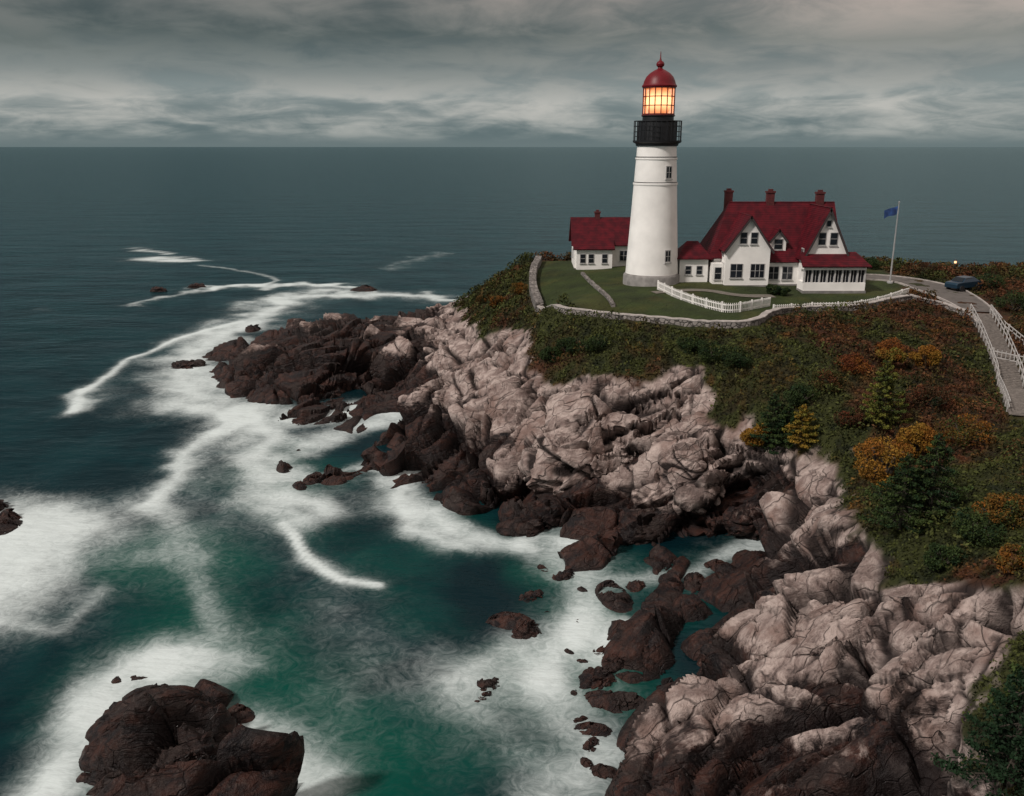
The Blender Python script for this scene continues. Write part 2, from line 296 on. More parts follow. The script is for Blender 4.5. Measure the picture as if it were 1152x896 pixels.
# ------------------------------------------------------------------ mesh builder
class MB:
    def __init__(s): s.v=[];s.f=[]
    def add(s,vs,fs):
        k=len(s.v); s.v+= [tuple(p) for p in vs]; s.f+=[tuple(i+k for i in f) for f in fs]
    def box(s,x0,x1,y0,y1,z0,z1):
        s.add([(x0,y0,z0),(x1,y0,z0),(x1,y1,z0),(x0,y1,z0),(x0,y0,z1),(x1,y0,z1),(x1,y1,z1),(x0,y1,z1)],[(3,2,1,0),(4,5,6,7),(0,1,5,4),(1,2,6,5),(2,3,7,6),(3,0,4,7)])
    def slab(s,P_,t):
        P_=[Vector(p) for p in P_]; n=(P_[1]-P_[0]).cross(P_[-1]-P_[0]).normalized()
        if n.z<0: P_=P_[::-1]; n=-n
        k=len(P_); lo=[p-n*t for p in P_]
        s.add(P_+lo,[tuple(range(k)),tuple(range(2*k-1,k-1,-1))]+[(i,i+k,(i+1)%k+k,(i+1)%k) for i in range(k)])
    def beam(s,a,b,r,h=None):
        a=Vector(a);b=Vector(b);d=(b-a).normalized(); up=Vector((0,0,1)) if abs(d.z)<.9 else Vector((1,0,0))
        sd_=d.cross(up).normalized()*r; u=sd_.cross(d).normalized()*(h if h else r)
        vs=[a-sd_-u,a+sd_-u,a+sd_+u,a-sd_+u,b-sd_-u,b+sd_-u,b+sd_+u,b-sd_+u]
        s.add(vs,[(0,1,2,3),(7,6,5,4),(0,4,5,1),(1,5,6,2),(2,6,7,3),(3,7,4,0)])
    def rev(s,prof,cx,cy,z0,n=48):
        k=len(prof); vs=[(cx+r*math.cos(2*math.pi*i/n),cy+r*math.sin(2*math.pi*i/n),z0+h) for r,h in prof for i in range(n)]
        fs=[(j*n+i,j*n+(i+1)%n,(j+1)*n+(i+1)%n,(j+1)*n+i) for j in range(k-1) for i in range(n)]
        fs+=[tuple(range(n-1,-1,-1)),tuple((k-1)*n+i for i in range(n))]
        s.add(vs,fs)
    def obj(s,name,mat,parent=None,smooth=False,bev=0):
        me=bpy.data.meshes.new(name); me.from_pydata(s.v,[],s.f); me.update(); me.materials.append(mat)
        o=bpy.data.objects.new(name,me); link(o,parent)
        if smooth:
            for p in me.polygons: p.use_smooth=len(p.vertices)==4
            me.set_sharp_from_angle(angle=math.radians(35))
        if bev:
            md=o.modifiers.new('b','BEVEL'); md.width=bev; md.segments=2; md.limit_method='ANGLE'
        return o
def empty(name): return link(bpy.data.objects.new(name,None))
WHITE=simple('white_paint',(.80,.78,.75),.6,.08,.6,bump=.15,bscale=6)
m,nt,b=newmat('red_shingle_roof'); tc=nt.nodes.new('ShaderNodeTexCoord'); b.inputs['Roughness'].default_value=.7
br=nt.nodes.new('ShaderNodeTexNoise'); br.inputs['Scale'].default_value=1.2; br.inputs['Detail'].default_value=6; nt.links.new(tc.outputs['Object'],br.inputs[0])
wvv=nt.nodes.new('ShaderNodeTexWave'); wvv.bands_direction='Z'; wvv.inputs['Scale'].default_value=1.6; wvv.inputs['Distortion'].default_value=.6; wvv.inputs['Detail'].default_value=3; nt.links.new(tc.outputs['Object'],wvv.inputs[0])
c1=mix(nt,mr(nt,br.outputs[0],.3,.7),(.045,.002,.006),(.105,.004,.010)); c1=mix(nt,mth(nt,'MULTIPLY',wvv.outputs[1],.45),c1,(.025,.0015,.004)); nt.links.new(c1,b.inputs['Base Color'])
nt.links.new(bump(nt,wvv.outputs[1],.4,.04),b.inputs['Normal']); RED=m; b.inputs['Specular IOR Level'].default_value=.2
REDP=simple('red_paint',(.13,.004,.009),.45,.1); REDP.node_tree.nodes['Principled BSDF'].inputs['Specular IOR Level'].default_value=.3
BRICK=simple('chimney_brick',(.075,.011,.012),.85,.3,5,bump=.4)
GLASS=simple('window_glass',(.012,.015,.02),.12,.3,.4)
TRIM=simple('dark_trim',(.035,.03,.03),.6)
GREYW=simple('window_frame_paint',(.42,.41,.40),.6)
BLACK=simple('black_iron',(.010,.010,.012),.45,.3)
STONEB=simple('granite_plinth',(.20,.19,.18),.85,.25,1.5,bump=.5,bscale=4)
# ------------------------------------------------------------------ lighthouse
LX,LY,LZ=16.45,104.7,14.3
lh=empty('lighthouse')
t=MB(); t.rev([(3.05,1.4),(2.96,3.2),(2.78,6),(2.60,9),(2.47,11.4),(2.47,11.45),(2.54,11.5),(2.54,11.7),(2.44,11.75),(2.30,14.2),(2.30,14.25),(2.38,14.3),(2.38,14.45),(2.28,14.5),(2.22,15.75)],LX,LY,LZ,64); t.obj('tower',WHITE,lh,True)
t=MB(); t.rev([(3.35,-1.2),(3.3,1.15),(3.2,1.3),(3.08,1.4)],LX,LY,LZ,64); t.obj('plinth',STONEB,lh,True)
t=MB(); t.rev([(2.22,14.52),(2.34,14.52),(2.34,14.6),(2.1,14.6)],LX,LY,LZ,64); t.rev([(2.4,11.76),(2.50,11.76),(2.50,11.82),(2.3,11.82)],LX,LY,LZ,64)
t.rev([(2.2,15.75),(2.36,15.75),(2.42,16.0),(2.72,16.15),(2.75,16.35),(1.8,16.36)],LX,LY,LZ,64)
t.rev([(2.15,16.36),(2.1,18.3),(2.2,18.4),(2.2,18.5),(1.75,18.5),(1.75,18.9),(1.9,19.0),(1.9,19.05),(1.5,19.06)],LX,LY,LZ,48); 
for k in range(16):
    a=2*math.pi*k/16; t.beam((LX+2.13*math.cos(a),LY+2.13*math.sin(a),LZ+16.4),(LX+2.1*math.cos(a),LY+2.1*math.sin(a),LZ+18.3),.06)
t.obj('watch_room',BLACK,lh,True)
t=MB()
for k in range(28):
    a=2*math.pi*k/28; r=2.66; t.beam((LX+r*math.cos(a),LY+r*math.sin(a),LZ+16.3),(LX+r*math.cos(a),LY+r*math.sin(a),LZ+18.45),.028 if k%4 else .05)
for hgt in (16.8,17.3,17.9,18.45):
    for k in range(48):
        a=2*math.pi*k/48;a2=2*math.pi*(k+1)/48;r=2.66; t.beam((LX+r*math.cos(a),LY+r*math.sin(a),LZ+hgt),(LX+r*math.cos(a2),LY+r*math.sin(a2),LZ+hgt),.03)
t.obj('gallery_railing',BLACK,lh)
t=MB()
for k in range(16):
    a=2*math.pi*k/16; r=1.76; t.beam((LX+r*math.cos(a),LY+r*math.sin(a),LZ+19.05),(LX+r*math.cos(a),LY+r*math.sin(a),LZ+22.05),.05)
for hgt in (19.15,20.1,21.05,22.0):
    for k in range(16):
        a=2*math.pi*k/16;a2=2*math.pi*(k+1)/16;r=1.76; t.beam((LX+r*math.cos(a),LY+r*math.sin(a),LZ+hgt),(LX+r*math.cos(a2),LY+r*math.sin(a2),LZ+hgt),.045 if 19.2<hgt<21.9 else .09)
t.obj('lantern_frame',simple('red_iron',(.12,.010,.010),.5),lh)
m,nt,b=newmat('lit_lens'); nt.nodes.remove(b); e=nt.nodes.new('ShaderNodeEmission'); g=nt.nodes.new('ShaderNodeNewGeometry'); s=nt.nodes.new('ShaderNodeSeparateXYZ'); nt.links.new(g.outputs['Position'],s.inputs[0])
hz=mr(nt,s.outputs[2],LZ+19.0,LZ+20.4); hz2=mr(nt,s.outputs[2],LZ+22.2,LZ+20.8); hm=mth(nt,'MULTIPLY',hz,hz2)
cc_=mix(nt,hm,(1,.20,.05),(1,.60,.28)); nt.links.new(cc_,e.inputs[0]); nt.links.new(mth(nt,'ADD',mth(nt,'MULTIPLY',hm,1.8),.3),e.inputs[1]); nt.links.new(e.outputs[0],nt.nodes['Material Output'].inputs[0]); LENS=m
t=MB(); t.rev([(.7,19.1),(1.2,19.5),(1.35,20.2),(1.4,20.6),(1.35,21.0),(1.2,21.6),(.7,22.0)],LX,LY,LZ,32); t.obj('fresnel_lens',LENS,lh,True)
m,nt,b=newmat('lantern_glass'); b.inputs['Base Color'].default_value=(1,.75,.5,1); b.inputs['Roughness'].default_value=.15; b.inputs['Alpha'].default_value=.25; b.inputs['Emission Color'].default_value=(1,.30,.09,1); b.inputs['Emission Strength'].default_value=1.9
t=MB(); t.rev([(1.68,19.08),(1.68,22.03)],LX,LY,LZ,16); t.f=t.f[:-2]; t.obj('lantern_glass',m,lh)
t=MB(); t.rev([(1.6,22.04),(1.92,22.05),(1.95,22.2),(1.8,22.4),(1.72,22.7),(1.5,23.15),(1.1,23.55),(.6,23.85),(.28,24.0),(.25,24.15),(.42,24.3),(.46,24.5),(.36,24.7),(.14,24.85),(.07,25.1),(.03,25.8)],LX,LY,LZ,40); t.obj('dome_roof',REDP,lh,True)
t=MB(); t2=MB(); 
def tw_win(a,h,r):
    ca_,sa_=math.cos(a),math.sin(a); c=Vector((LX+r*ca_,LY+r*sa_,LZ+h)); tn=Vector((-sa_,ca_,0)); ou=Vector((ca_,sa_,0)); up=Vector((0,0,1))
    def bx(mb,w_,h_,o0,o1,dz=0,dx=0):
        vs=[c+tn*(dx+i*w_)+ou*o+up*(dz+j*h_) for o in (o0,o1) for j in (-1,1) for i in (-1,1)]
        mb.add(vs,[(0,1,3,2),(4,6,7,5),(0,4,5,1),(1,5,7,3),(3,7,6,2),(2,6,4,0)])
    bx(t,.42,.72,-.3,.06); bx(t2,.30,.60,-.3,.09); bx(t,.025,.6,0,.11); bx(t,.3,.025,0,.112); bx(t,.5,.06,-.2,.16,-.76)
tw_win(math.radians(-62),12.9,2.38); tw_win(math.radians(-62),3.6,2.9)
t.obj('window_frames',GREYW,lh); t2.obj('window_panes',GLASS,lh)
pl=bpy.data.lights.new('lantern_light','POINT'); pl.energy=900; pl.color=(1,.5,.2); pl.shadow_soft_size=1.5
plo=bpy.data.objects.new('lantern_light',pl); plo.location=(LX,LY,LZ+20.5); link(plo,lh)
# ------------------------------------------------------------------ houses
class House:
    def __init__(s,name): s.e=empty(name); s.w=MB(); s.r=MB(); s.fr=MB(); s.g=MB(); s.c=MB(); s.t=MB(); s.fd=MB()
    def gable(s,x0,x1,y0,y1,zb,ze,zr,axis='y',oh=.35,fnd=True):
        w_=s.w
        if axis=='y':
            xm=(x0+x1)/2
            pr=[(x0,zb),(x1,zb),(x1,ze),(xm,zr),(x0,ze)]
            w_.add([(a,y0,c) for a,c in pr]+[(a,y1,c) for a,c in pr],[(0,1,2,3,4),(9,8,7,6,5)]+[(i,i+5,(i+1)%5+5,(i+1)%5) for i in range(5)])
            k=(zr-ze)/(xm-x0); ox=oh
            for sg,xe in ((-1,x0),(1,x1)):
                s.r.slab([(xe+sg*ox,y0-oh,ze-k*ox+.16),(xm,y0-oh,zr+.16),(xm,y1+oh*.1,zr+.16),(xe+sg*ox,y1+oh*.1,ze-k*ox+.16)],.15)
                s.t.slab([(xe+sg*ox,y0-oh-.03,ze-k*ox+.05),(xm,y0-oh-.03,zr+.05),(xm,y0-oh+.02,zr+.05),(xe+sg*ox,y0-oh+.02,ze-k*ox+.05)],.22)
        else:
            ym=(y0+y1)/2
            pr=[(y0,zb),(y1,zb),(y1,ze),(ym,zr),(y0,ze)]
            w_.add([(x0,a,c) for a,c in pr]+[(x1,a,c) for a,c in pr],[(4,3,2,1,0),(5,6,7,8,9)]+[((i+1)%5,(i+1)%5+5,i+5,i) for i in range(5)])
            k=(zr-ze)/(ym-y0)
            for sg,ye in ((-1,y0),(1,y1)):
                s.r.slab([(x0-oh,ye+sg*oh,ze-k*oh+.16),(x1+oh,ye+sg*oh,ze-k*oh+.16),(x1+oh,ym,zr+.16),(x0-oh,ym,zr+.16)],.15)
        if fnd: s.fd.box(x0-.06,x1+.06,y0-.06,y1-.1,zb-1.5,zb+.35)
    def hip(s,x0,x1,y0,y1,ze,zr,rx0,rx1,oh=.35):
        ym=(y0+y1)/2; a,b_,c,d=(x0-oh,y0-oh,ze),(x1+oh,y0-oh,ze),(x1+oh,y1+oh,ze),(x0-oh,y1+oh,ze); e,f_=(rx0,ym,zr),(rx1,ym,zr)
        s.r.add([a,b_,c,d,e,f_]+[(p[0],p[1],ze-.14) for p in (a,b_,c,d)],[(0,1,5,4),(1,2,5),(2,3,4,5),(3,0,4),(0,6,7,1),(1,7,8,2),(2,8,9,3),(3,9,6,0),(9,8,7,6)])
    def win(s,cx,y,cz,w_,h,nx=1,nz=1):
        s.fr.box(cx-w_/2-.07,cx+w_/2+.07,y-.05,y+.02,cz-h/2-.07,cz+h/2+.07)
        s.g.box(cx-w_/2,cx+w_/2,y-.075,y+.01,cz-h/2,cz+h/2)
        for i in range(1,nx+1): s.fr.box(cx-w_/2+w_*i/(nx+1)-.025,cx-w_/2+w_*i/(nx+1)+.025,y-.095,y-.04,cz-h/2,cz+h/2)
        for i in range(1,nz+1): s.fr.box(cx-w_/2,cx+w_/2,y-.09,y-.041,cz-h/2+h*i/(nz+1)-.02,cz-h/2+h*i/(nz+1)+.02)
        s.fr.box(cx-w_/2-.14,cx+w_/2+.14,y-.13,y-.051,cz-h/2-.17,cz-h/2-.092)
    def winx(s,x,cy,cz,w_,h,nx=1):
        s.fr.box(x-.05,x+.02,cy-w_/2-.09,cy+w_/2+.09,cz-h/2-.09,cz+h/2+.09)
        s.g.box(x-.075,x+.01,cy-w_/2,cy+w_/2,cz-h/2,cz+h/2)
        s.fr.box(x-.095,x-.04,cy-.025,cy+.025,cz-h/2,cz+h/2); s.fr.box(x-.09,x-.041,cy-w_/2,cy+w_/2,cz-.025,cz+.025)
    def chim(s,x,y,z0,z1,w_=.55):
        s.c.box(x-w_,x+w_,y-w_*.7,y+w_*.7,z0,z1-.3); s.c.box(x-w_-.08,x+w_+.08,y-w_*.7-.08,y+w_*.7+.08,z1-.3,z1-.08); s.c.box(x-w_*.6,x+w_*.6,y-w_*.4,y+w_*.4,z1-.08,z1+.15)
    def done(s):
        s.w.obj('walls',WHITE,s.e); s.r.obj('roof',RED,s.e); s.fr.obj('window_frames',GREYW,s.e); s.g.obj('window_panes',GLASS,s.e)
        if s.c.v: s.c.obj('chimneys',BRICK,s.e)
        if s.t.v: s.t.obj('barge_boards',TRIM,s.e)
        if s.fd.v: s.fd.obj('foundation',STONEB,s.e)
Hh=House('keepers_house'); zb=14.3
Hh.w.box(23.6,38.0,104.2,111.8,zb,17.75); Hh.fd.box(23.5,38.1,104.1,111.9,12.5,zb+.3)
ze,zr=17.5,23.7
Hh.r.slab([(23.0,103.7,ze),(38.4,103.7,ze),(38.4,108,zr),(25.9,108,zr)],.16)
Hh.r.slab([(38.4,112.3,ze),(23.0,112.3,ze),(25.9,108,zr),(38.4,108,zr)],.16)
Hh.r.slab([(23.0,112.3,ze),(23.0,103.7,ze),(25.9,108,zr)],.16)
Hh.w.add([(38,104.3,17.7),(38,111.7,17.7),(38,108,23.3),(37.8,104.3,17.7),(37.8,111.7,17.7),(37.8,108,23.3)],[(0,1,2),(5,4,3),(0,2,5,3),(2,1,4,5),(1,0,3,4)])
Hh.gable(24.45,29.45,101.8,108.0,zb,18.9,22.4,'y',.4)
Hh.gable(33.1,37.9,100.9,107.9,zb,18.3,23.35,'y',.4)
Hh.w.box(29.45,33.1,102.9,104.2,zb,17.3); Hh.r.slab([(29.3,102.5,17.2),(33.2,102.5,17.2),(33.2,104.6,18.9),(29.3,104.6,18.9)],.14); Hh.fd.box(29.5,33.0,102.8,104,12.5,zb+.3)
Hh.gable(30.0,31.8,103.9,107,18.0,19.6,20.7,'y',.25,False); Hh.win(30.9,103.9,19.1,.9,1.1,0,1)
Hh.w.box(23.2,24.4,102.6,104.3,zb,17.0)
Hh.w.box(32.6,39.5,98.9,101.2,zb,15.35); Hh.w.box(32.6,39.5,98.95,101.2,16.75,17.2); Hh.w.box(32.9,39.3,99.6,101,15.3,16.8); Hh.fd.box(32.5,39.6,98.8,101,12.5,zb+.15)
Hh.g.box(32.8,39.4,99.2,99.62,15.35,16.75)
for i in range(9):
    xx=32.68+i*(39.42-32.68)/8; Hh.fr.box(xx-.08,xx+.08,98.97,99.3,15.3,16.8)
for i in range(8):
    xx=32.68+(i+.5)*(39.42-32.68)/8; Hh.fr.box(xx-.02,xx+.02,99.1,99.2,15.35,16.75)
Hh.w.box(37.9,39.5,101.2,105,zb,17.1)
Hh.r.slab([(32.2,98.5,17.2),(39.9,98.5,17.2),(39.0,101.3,18.5),(32.6,101.3,18.5)],.14)
Hh.r.slab([(39.9,98.5,17.2),(39.9,105.4,17.2),(37.9,105.0,18.6),(37.9,101.3,18.5)],.14)
Hh.win(26.3,101.8,20.0,.7,1.2,0,1); Hh.win(27.5,101.8,20.0,.7,1.2,0,1)
Hh.win(25.7,101.8,16.3,1.3,1.5,1,1); Hh.win(28.1,101.8,16.3,1.5,1.5,2,1)
Hh.win(34.9,100.9,20.0,.75,1.3,0,1); Hh.win(36.2,100.9,20.0,.75,1.3,0,1); Hh.win(35.5,100.9,21.7,.45,.6,0,0)
Hh.win(30.3,102.9,15.9,1.1,1.4,1,1); Hh.win(31.9,102.9,15.9,1.1,1.4,1,1); Hh.win(23.8,102.6,15.9,.7,1.3,0,1)
Hh.winx(24.45,103.1,16.3,.9,1.4); Hh.winx(24.45,103.3,18.3,.7,.9); Hh.winx(33.1,101.7,18.4,.7,.8)
for cx_,cy_,zt in ((26.1,109.5,25.0),(30.7,108,25.0),(36.6,108,24.9)): Hh.chim(cx_,cy_,20,zt,.45)
Hh.done()
Hl=House('oil_house'); Hl.w.box(19.6,22.9,103.9,107.2,zb,17.5); Hl.hip(19.6,22.9,103.9,107.2,17.5,19.3,20.6,21.9,.4); Hl.fd.box(19.5,23.0,103.8,107.3,12.5,zb+.3)
Hl.w.box(22.9,24.4,104.6,107,zb,16.5); Hl.r.slab([(22.8,104.2,16.5),(24.5,104.2,16.5),(24.5,106.5,17.6),(22.8,106.5,17.6)],.12)
Hl.win(20.6,103.9,16.1,.6,.9,0,1); Hl.win(21.9,103.9,16.1,.6,.9,0,1); Hl.win(23.6,104.6,15.7,.8,1.2,1,1); Hl.winx(19.6,105.5,16.1,.6,.9); Hl.done()
Ho=House('keepers_outbuilding'); Ho.gable(8.4,16.2,119.8,125.6,13.9,17.6,20.6,'x',.45)
Ho.w.box(8.6,13.3,118.3,119.8,13.9,17.0); Ho.r.slab([(8.1,117.9,16.95),(13.6,117.9,16.95),(13.6,120,18.0),(8.1,120,18.0)],.14); Ho.fd.box(8.5,13.4,118.2,119.7,12.3,14.2)
for cx_ in (9.4,10.5,12.3): Ho.win(cx_,118.3,15.7,.65,1.1,0,1)
Ho.win(15.0,119.8,15.9,1.0,1.3,1,1); Ho.chim(11.6,122.7,19.5,21.6,.35); Ho.winx(8.4,122.5,15.9,.8,1.2); Ho.done()
# ------------------------------------------------------------------ walls, fences, path, stairs
def resample(pl,step):
    pl=[np.array(p[:2],float) for p in pl]; o=[pl[0]]
    for a,b_ in zip(pl[:-1],pl[1:]):
        n=max(1,int(round(np.linalg.norm(b_-a)/step)))
        o+=[a+(b_-a)*i/n for i in range(1,n+1)]
    return np.array(o)
def smoothpl(p,it=3):
    for _ in range(it):
        q_=[p[0]]
        for a,b_ in zip(p[:-1],p[1:]): q_+=[a*.75+b_*.25,a*.25+b_*.75]
        q_.append(p[-1]); p=np.array(q_)
    return p
def curve(px): return resample(smoothpl(np.array([hit(*p)[:2] for p in px]),2),.8)
m,nt,b=newmat('stone_wall'); geo=nt.nodes.new('ShaderNodeNewGeometry'); vo=nt.nodes.new('ShaderNodeTexVoronoi'); vo.inputs['Scale'].default_value=2.2; nt.links.new(geo.outputs['Position'],vo.inputs['Vector'])
ve=nt.nodes.new('ShaderNodeTexVoronoi'); ve.feature='DISTANCE_TO_EDGE'; ve.inputs['Scale'].default_value=2.2; nt.links.new(geo.outputs['Position'],ve.inputs['Vector'])
bw=nt.nodes.new('ShaderNodeRGBToBW'); nt.links.new(vo.outputs['Color'],bw.inputs[0])
sc=mix(nt,bw.outputs[0],(.09,.08,.075),(.30,.27,.25)); sc=mix(nt,mr(nt,ve.outputs['Distance'],0,.08),(.04,.035,.03),sc); nt.links.new(sc,b.inputs['Base Color']); b.inputs['Roughness'].default_value=.9
nt.links.new(bump(nt,mr(nt,ve.outputs['Distance'],0,.15),.9,.1),b.inputs['Normal']); SWALL=m
CAP=simple('pale_coping',(.34,.31,.29),.8,.3,2,bump=.4,bscale=5)
WALLS=[]
def wall(name,pl,h,th,down=2.2,cap=True):
    e=empty(name); pl=np.array(pl); WALLS.append(pl); z=H(pl[:,0],pl[:,1]); z=np.convolve(np.pad(z,2,'edge'),np.ones(5)/5,'valid')
    hj=h+np.random.default_rng(5).uniform(-.05,.05,len(pl))
    tg=np.gradient(pl,axis=0); tg/=np.linalg.norm(tg,axis=1)[:,None]; nn=np.stack([-tg[:,1],tg[:,0]],1)
    def sweep(mb,a,b0,b1):
        vs=[];fs=[]
        for i in range(len(pl)):
            j=hj[i]-h
            for s_,zz_ in ((-a,b0+(j if b0>0 else 0)),(a,b0+(j if b0>0 else 0)),(a,b1+j),(-a,b1+j)): vs.append((pl[i,0]+nn[i,0]*s_,pl[i,1]+nn[i,1]*s_,z[i]+zz_))
        for i in range(len(pl)-1):
            for k in range(4): fs.append((i*4+k,i*4+(k+1)%4,i*4+4+(k+1)%4,i*4+4+k))
        fs+=[(3,2,1,0),tuple(4*(len(pl)-1)+k for k in range(4))]; mb.add(vs,fs)
    a=MB(); sweep(a,th/2,-down,h); a.obj('masonry',SWALL,e)
    if cap: a=MB(); sweep(a,th/2+.04,h+.003,h+.09); a.obj('coping',CAP,e)
def fence(name,pl,h=1.0,pick=.22,mat=None,rails=(.25,.8),thin=1.0):
    e=empty(name); pl=resample(pl,pick); z=H(pl[:,0],pl[:,1]); z=np.convolve(np.pad(z,2,'edge'),np.ones(5)/5,'valid'); p=MB(); r=MB()
    for i,(a,zz_) in enumerate(zip(pl,z)):
        big=i%9==0
        p.beam((a[0],a[1],zz_-.4),(a[0],a[1],zz_+h*(1.1 if big else 1)),(.075 if big else .05)*thin,(.075 if big else .025)*thin)
    for i in range(0,len(pl)-1,1):
        for q_ in rails: r.beam((pl[i,0],pl[i,1],z[i]+q_*h),(pl[i+1,0],pl[i+1,1],z[i+1]+q_*h),.03,.05*thin)
    p.obj('pickets',mat or WHITE,e); r.obj('rails',mat or WHITE,e)
GREYF=simple('weathered_white_paint',(.40,.385,.37),.75,.2,2)
wall('stone_retaining_wall',curve([(606,296),(601,305),(598,325),(607,350)]),1.0,.9,3.0,False)
wall('stone_retaining_wall',curve([(607,350),(625,353),(660,355),(730,362),(800,368),(850,369),(866,354),(900,350),(960,350),(1000,341),(1025,337)]),.45,.6,2.6)
wall('stone_retaining_wall',curve([(1027,338),(1060,345),(1090,356),(1100,368)]),.4,.5,2.4)
wall('stone_garden_wall',curve([(655,309),(672,325),(690,346)]),.3,.4,.5,False)
fence('white_picket_fence',smoothpl(np.array([hit(*p)[:2] for p in [(740,326),(762,337),(800,349),(826,354),(866,345)]]),2),.95)
fence('white_picket_fence',smoothpl(np.array([hit(*p)[:2] for p in [(870,350),(905,347),(960,347),(1000,338),(1022,330)]]),2),.6,.3)
ASPH=simple('asphalt_path',(.10,.088,.080),.85,.25,1.2,bump=.3,bscale=8)
def strip(name,pl,wd,mat,lift=.07,kerb=True):
    pl=smoothpl(np.array(pl),2); pl=resample(pl,.6); tg=np.gradient(pl,axis=0); tg/=np.linalg.norm(tg,axis=1)[:,None]; nn=np.stack([-tg[:,1],tg[:,0]],1)
    e=empty(name); vs=[];fs=[];K=7
    wd=np.interp(np.linspace(0,1,len(pl)),np.linspace(0,1,len(wd)),wd)
    for i in range(len(pl)):
        for k in range(K):
            p=pl[i]+nn[i]*wd[i]*(k/(K-1)-.5); vs.append((p[0],p[1],float(H(p[0],p[1]))+lift))
    for i in range(len(pl)-1):
        for k in range(K-1): fs.append((i*K+k,i*K+k+1,(i+1)*K+k+1,(i+1)*K+k))
    a=MB(); a.add(vs,fs); a.obj('surface',mat,e)
    if kerb:
        a=MB()
        for s_ in (-1,1):
            for i in range(len(pl)-1):
                p=pl[i]+nn[i]*s_*(wd[i]/2+.1); r=pl[i+1]+nn[i+1]*s_*(wd[i+1]/2+.1)
                a.beam((p[0],p[1],float(H(*p))+.08),(r[0],r[1],float(H(*r))+.08),.09,.1)
        a.obj('kerb',CAP,e)
strip('asphalt_driveway',[hit(*p)[:2] for p in [(960,312),(1005,314),(1045,322),(1075,335),(1102,352)]],[3,4,6,4.5,3],ASPH)
strip('footpath',[hit(*p)[:2] for p in [(735,330),(790,326),(830,334),(870,334)]],[1.4,1.4,1.4],simple('gravel_path',(.13,.115,.095),.9,.25,3),.06,False)
st=empty('wooden_stairway'); sp_=resample([hit(*p)[:2] for p in [(1102,356),(1118,385),(1134,425),(1150,470)]],.35); a=MB(); r=MB(); tg=np.gradient(sp_,axis=0); tg/=np.linalg.norm(tg,axis=1)[:,None]
WOOD=simple('weathered_boards',(.15,.13,.115),.85,.35,4,bump=.4)
for i,p in enumerate(sp_):
    z_=float(H(*p))+.18; n_=np.array([-tg[i,1],tg[i,0]]); q1=p-n_*.95;q2=p+n_*.95
    a.beam((q1[0],q1[1],z_),(q2[0],q2[1],z_),.13,.05)
    if i%4==0:
        for q_ in (q1,q2): r.beam((q_[0],q_[1],z_-.5),(q_[0],q_[1],z_+1.0),.045)
    if i<len(sp_)-1:
        n2_=np.array([-tg[i+1,1],tg[i+1,0]]); z2=float(H(*sp_[i+1]))+.18
        for s_ in (-1,1):
            u=p+n_*.95*s_; v=sp_[i+1]+n2_*.95*s_
            for hq in (.55,1.0): r.beam((u[0],u[1],z_+hq),(v[0],v[1],z2+hq),.025,.03)
a.obj('treads',WOOD,st); r.obj('handrails',GREYF,st)
fence('white_rail_fence',[hit(*p)[:2] for p in [(1114,352),(1130,372),(1165,402)]],.8,.8,GREYF,(.5,.95),.8)
fence('white_picket_fence',[hit(*p)[:2] for p in [(1116,405),(1150,412)]],1.0,.35,GREYF,(.25,.8),.8)
fx_,fy_,fz_=hit(1001,319); fp=empty('flagpole'); a=MB(); a.rev([(.11,-.3),(.10,2),(.05,9.3),(.09,9.35),(.09,9.5),(.01,9.55)],fx_,fy_,fz_,12); a.rev([(.35,-.3),(.35,.15),(.2,.2)],fx_,fy_,fz_,16); a.obj('pole',simple('aluminium_pole',(.40,.40,.40),.4,.1,metal=.3),fp,True)
a=MB(); vs=[];fs=[]
for i in range(9):
    for j in range(5):
        vs.append((fx_-.08-i*.19,fy_+.12*math.sin(i*1.1+j*.4),fz_+9.0-j*.23-i*.06-.05*math.sin(i)))
for i in range(8):
    for j in range(4): fs.append((i*5+j,i*5+j+1,(i+1)*5+j+1,(i+1)*5+j))
a.add(vs,fs); a.obj('flag',simple('blue_flag',(.02,.06,.20),.8,.5,1.5),fp,True)
lx_,ly_,lz_=hit(1073,309); e=empty('street_lamp'); a=MB(); a.rev([(.12,-.3),(.06,.3),(.05,1.3),(.12,1.35),(.16,1.4)],lx_,ly_,lz_,12); a.rev([(.20,1.72),(.16,1.8),(.04,1.95)],lx_,ly_,lz_,12); a.obj('post',BLACK,e,True)
a=MB(); a.rev([(.10,1.41),(.15,1.45),(.15,1.68),(.12,1.71)],lx_,ly_,lz_,12); a.obj('lit_globe',simple('lamp_globe',(.9,.6,.35),.4,emis=(1,.5,.25),es=1.5),e,True)
cx,cy,cz=hit(1083,327); ce=empty('parked_car'); 
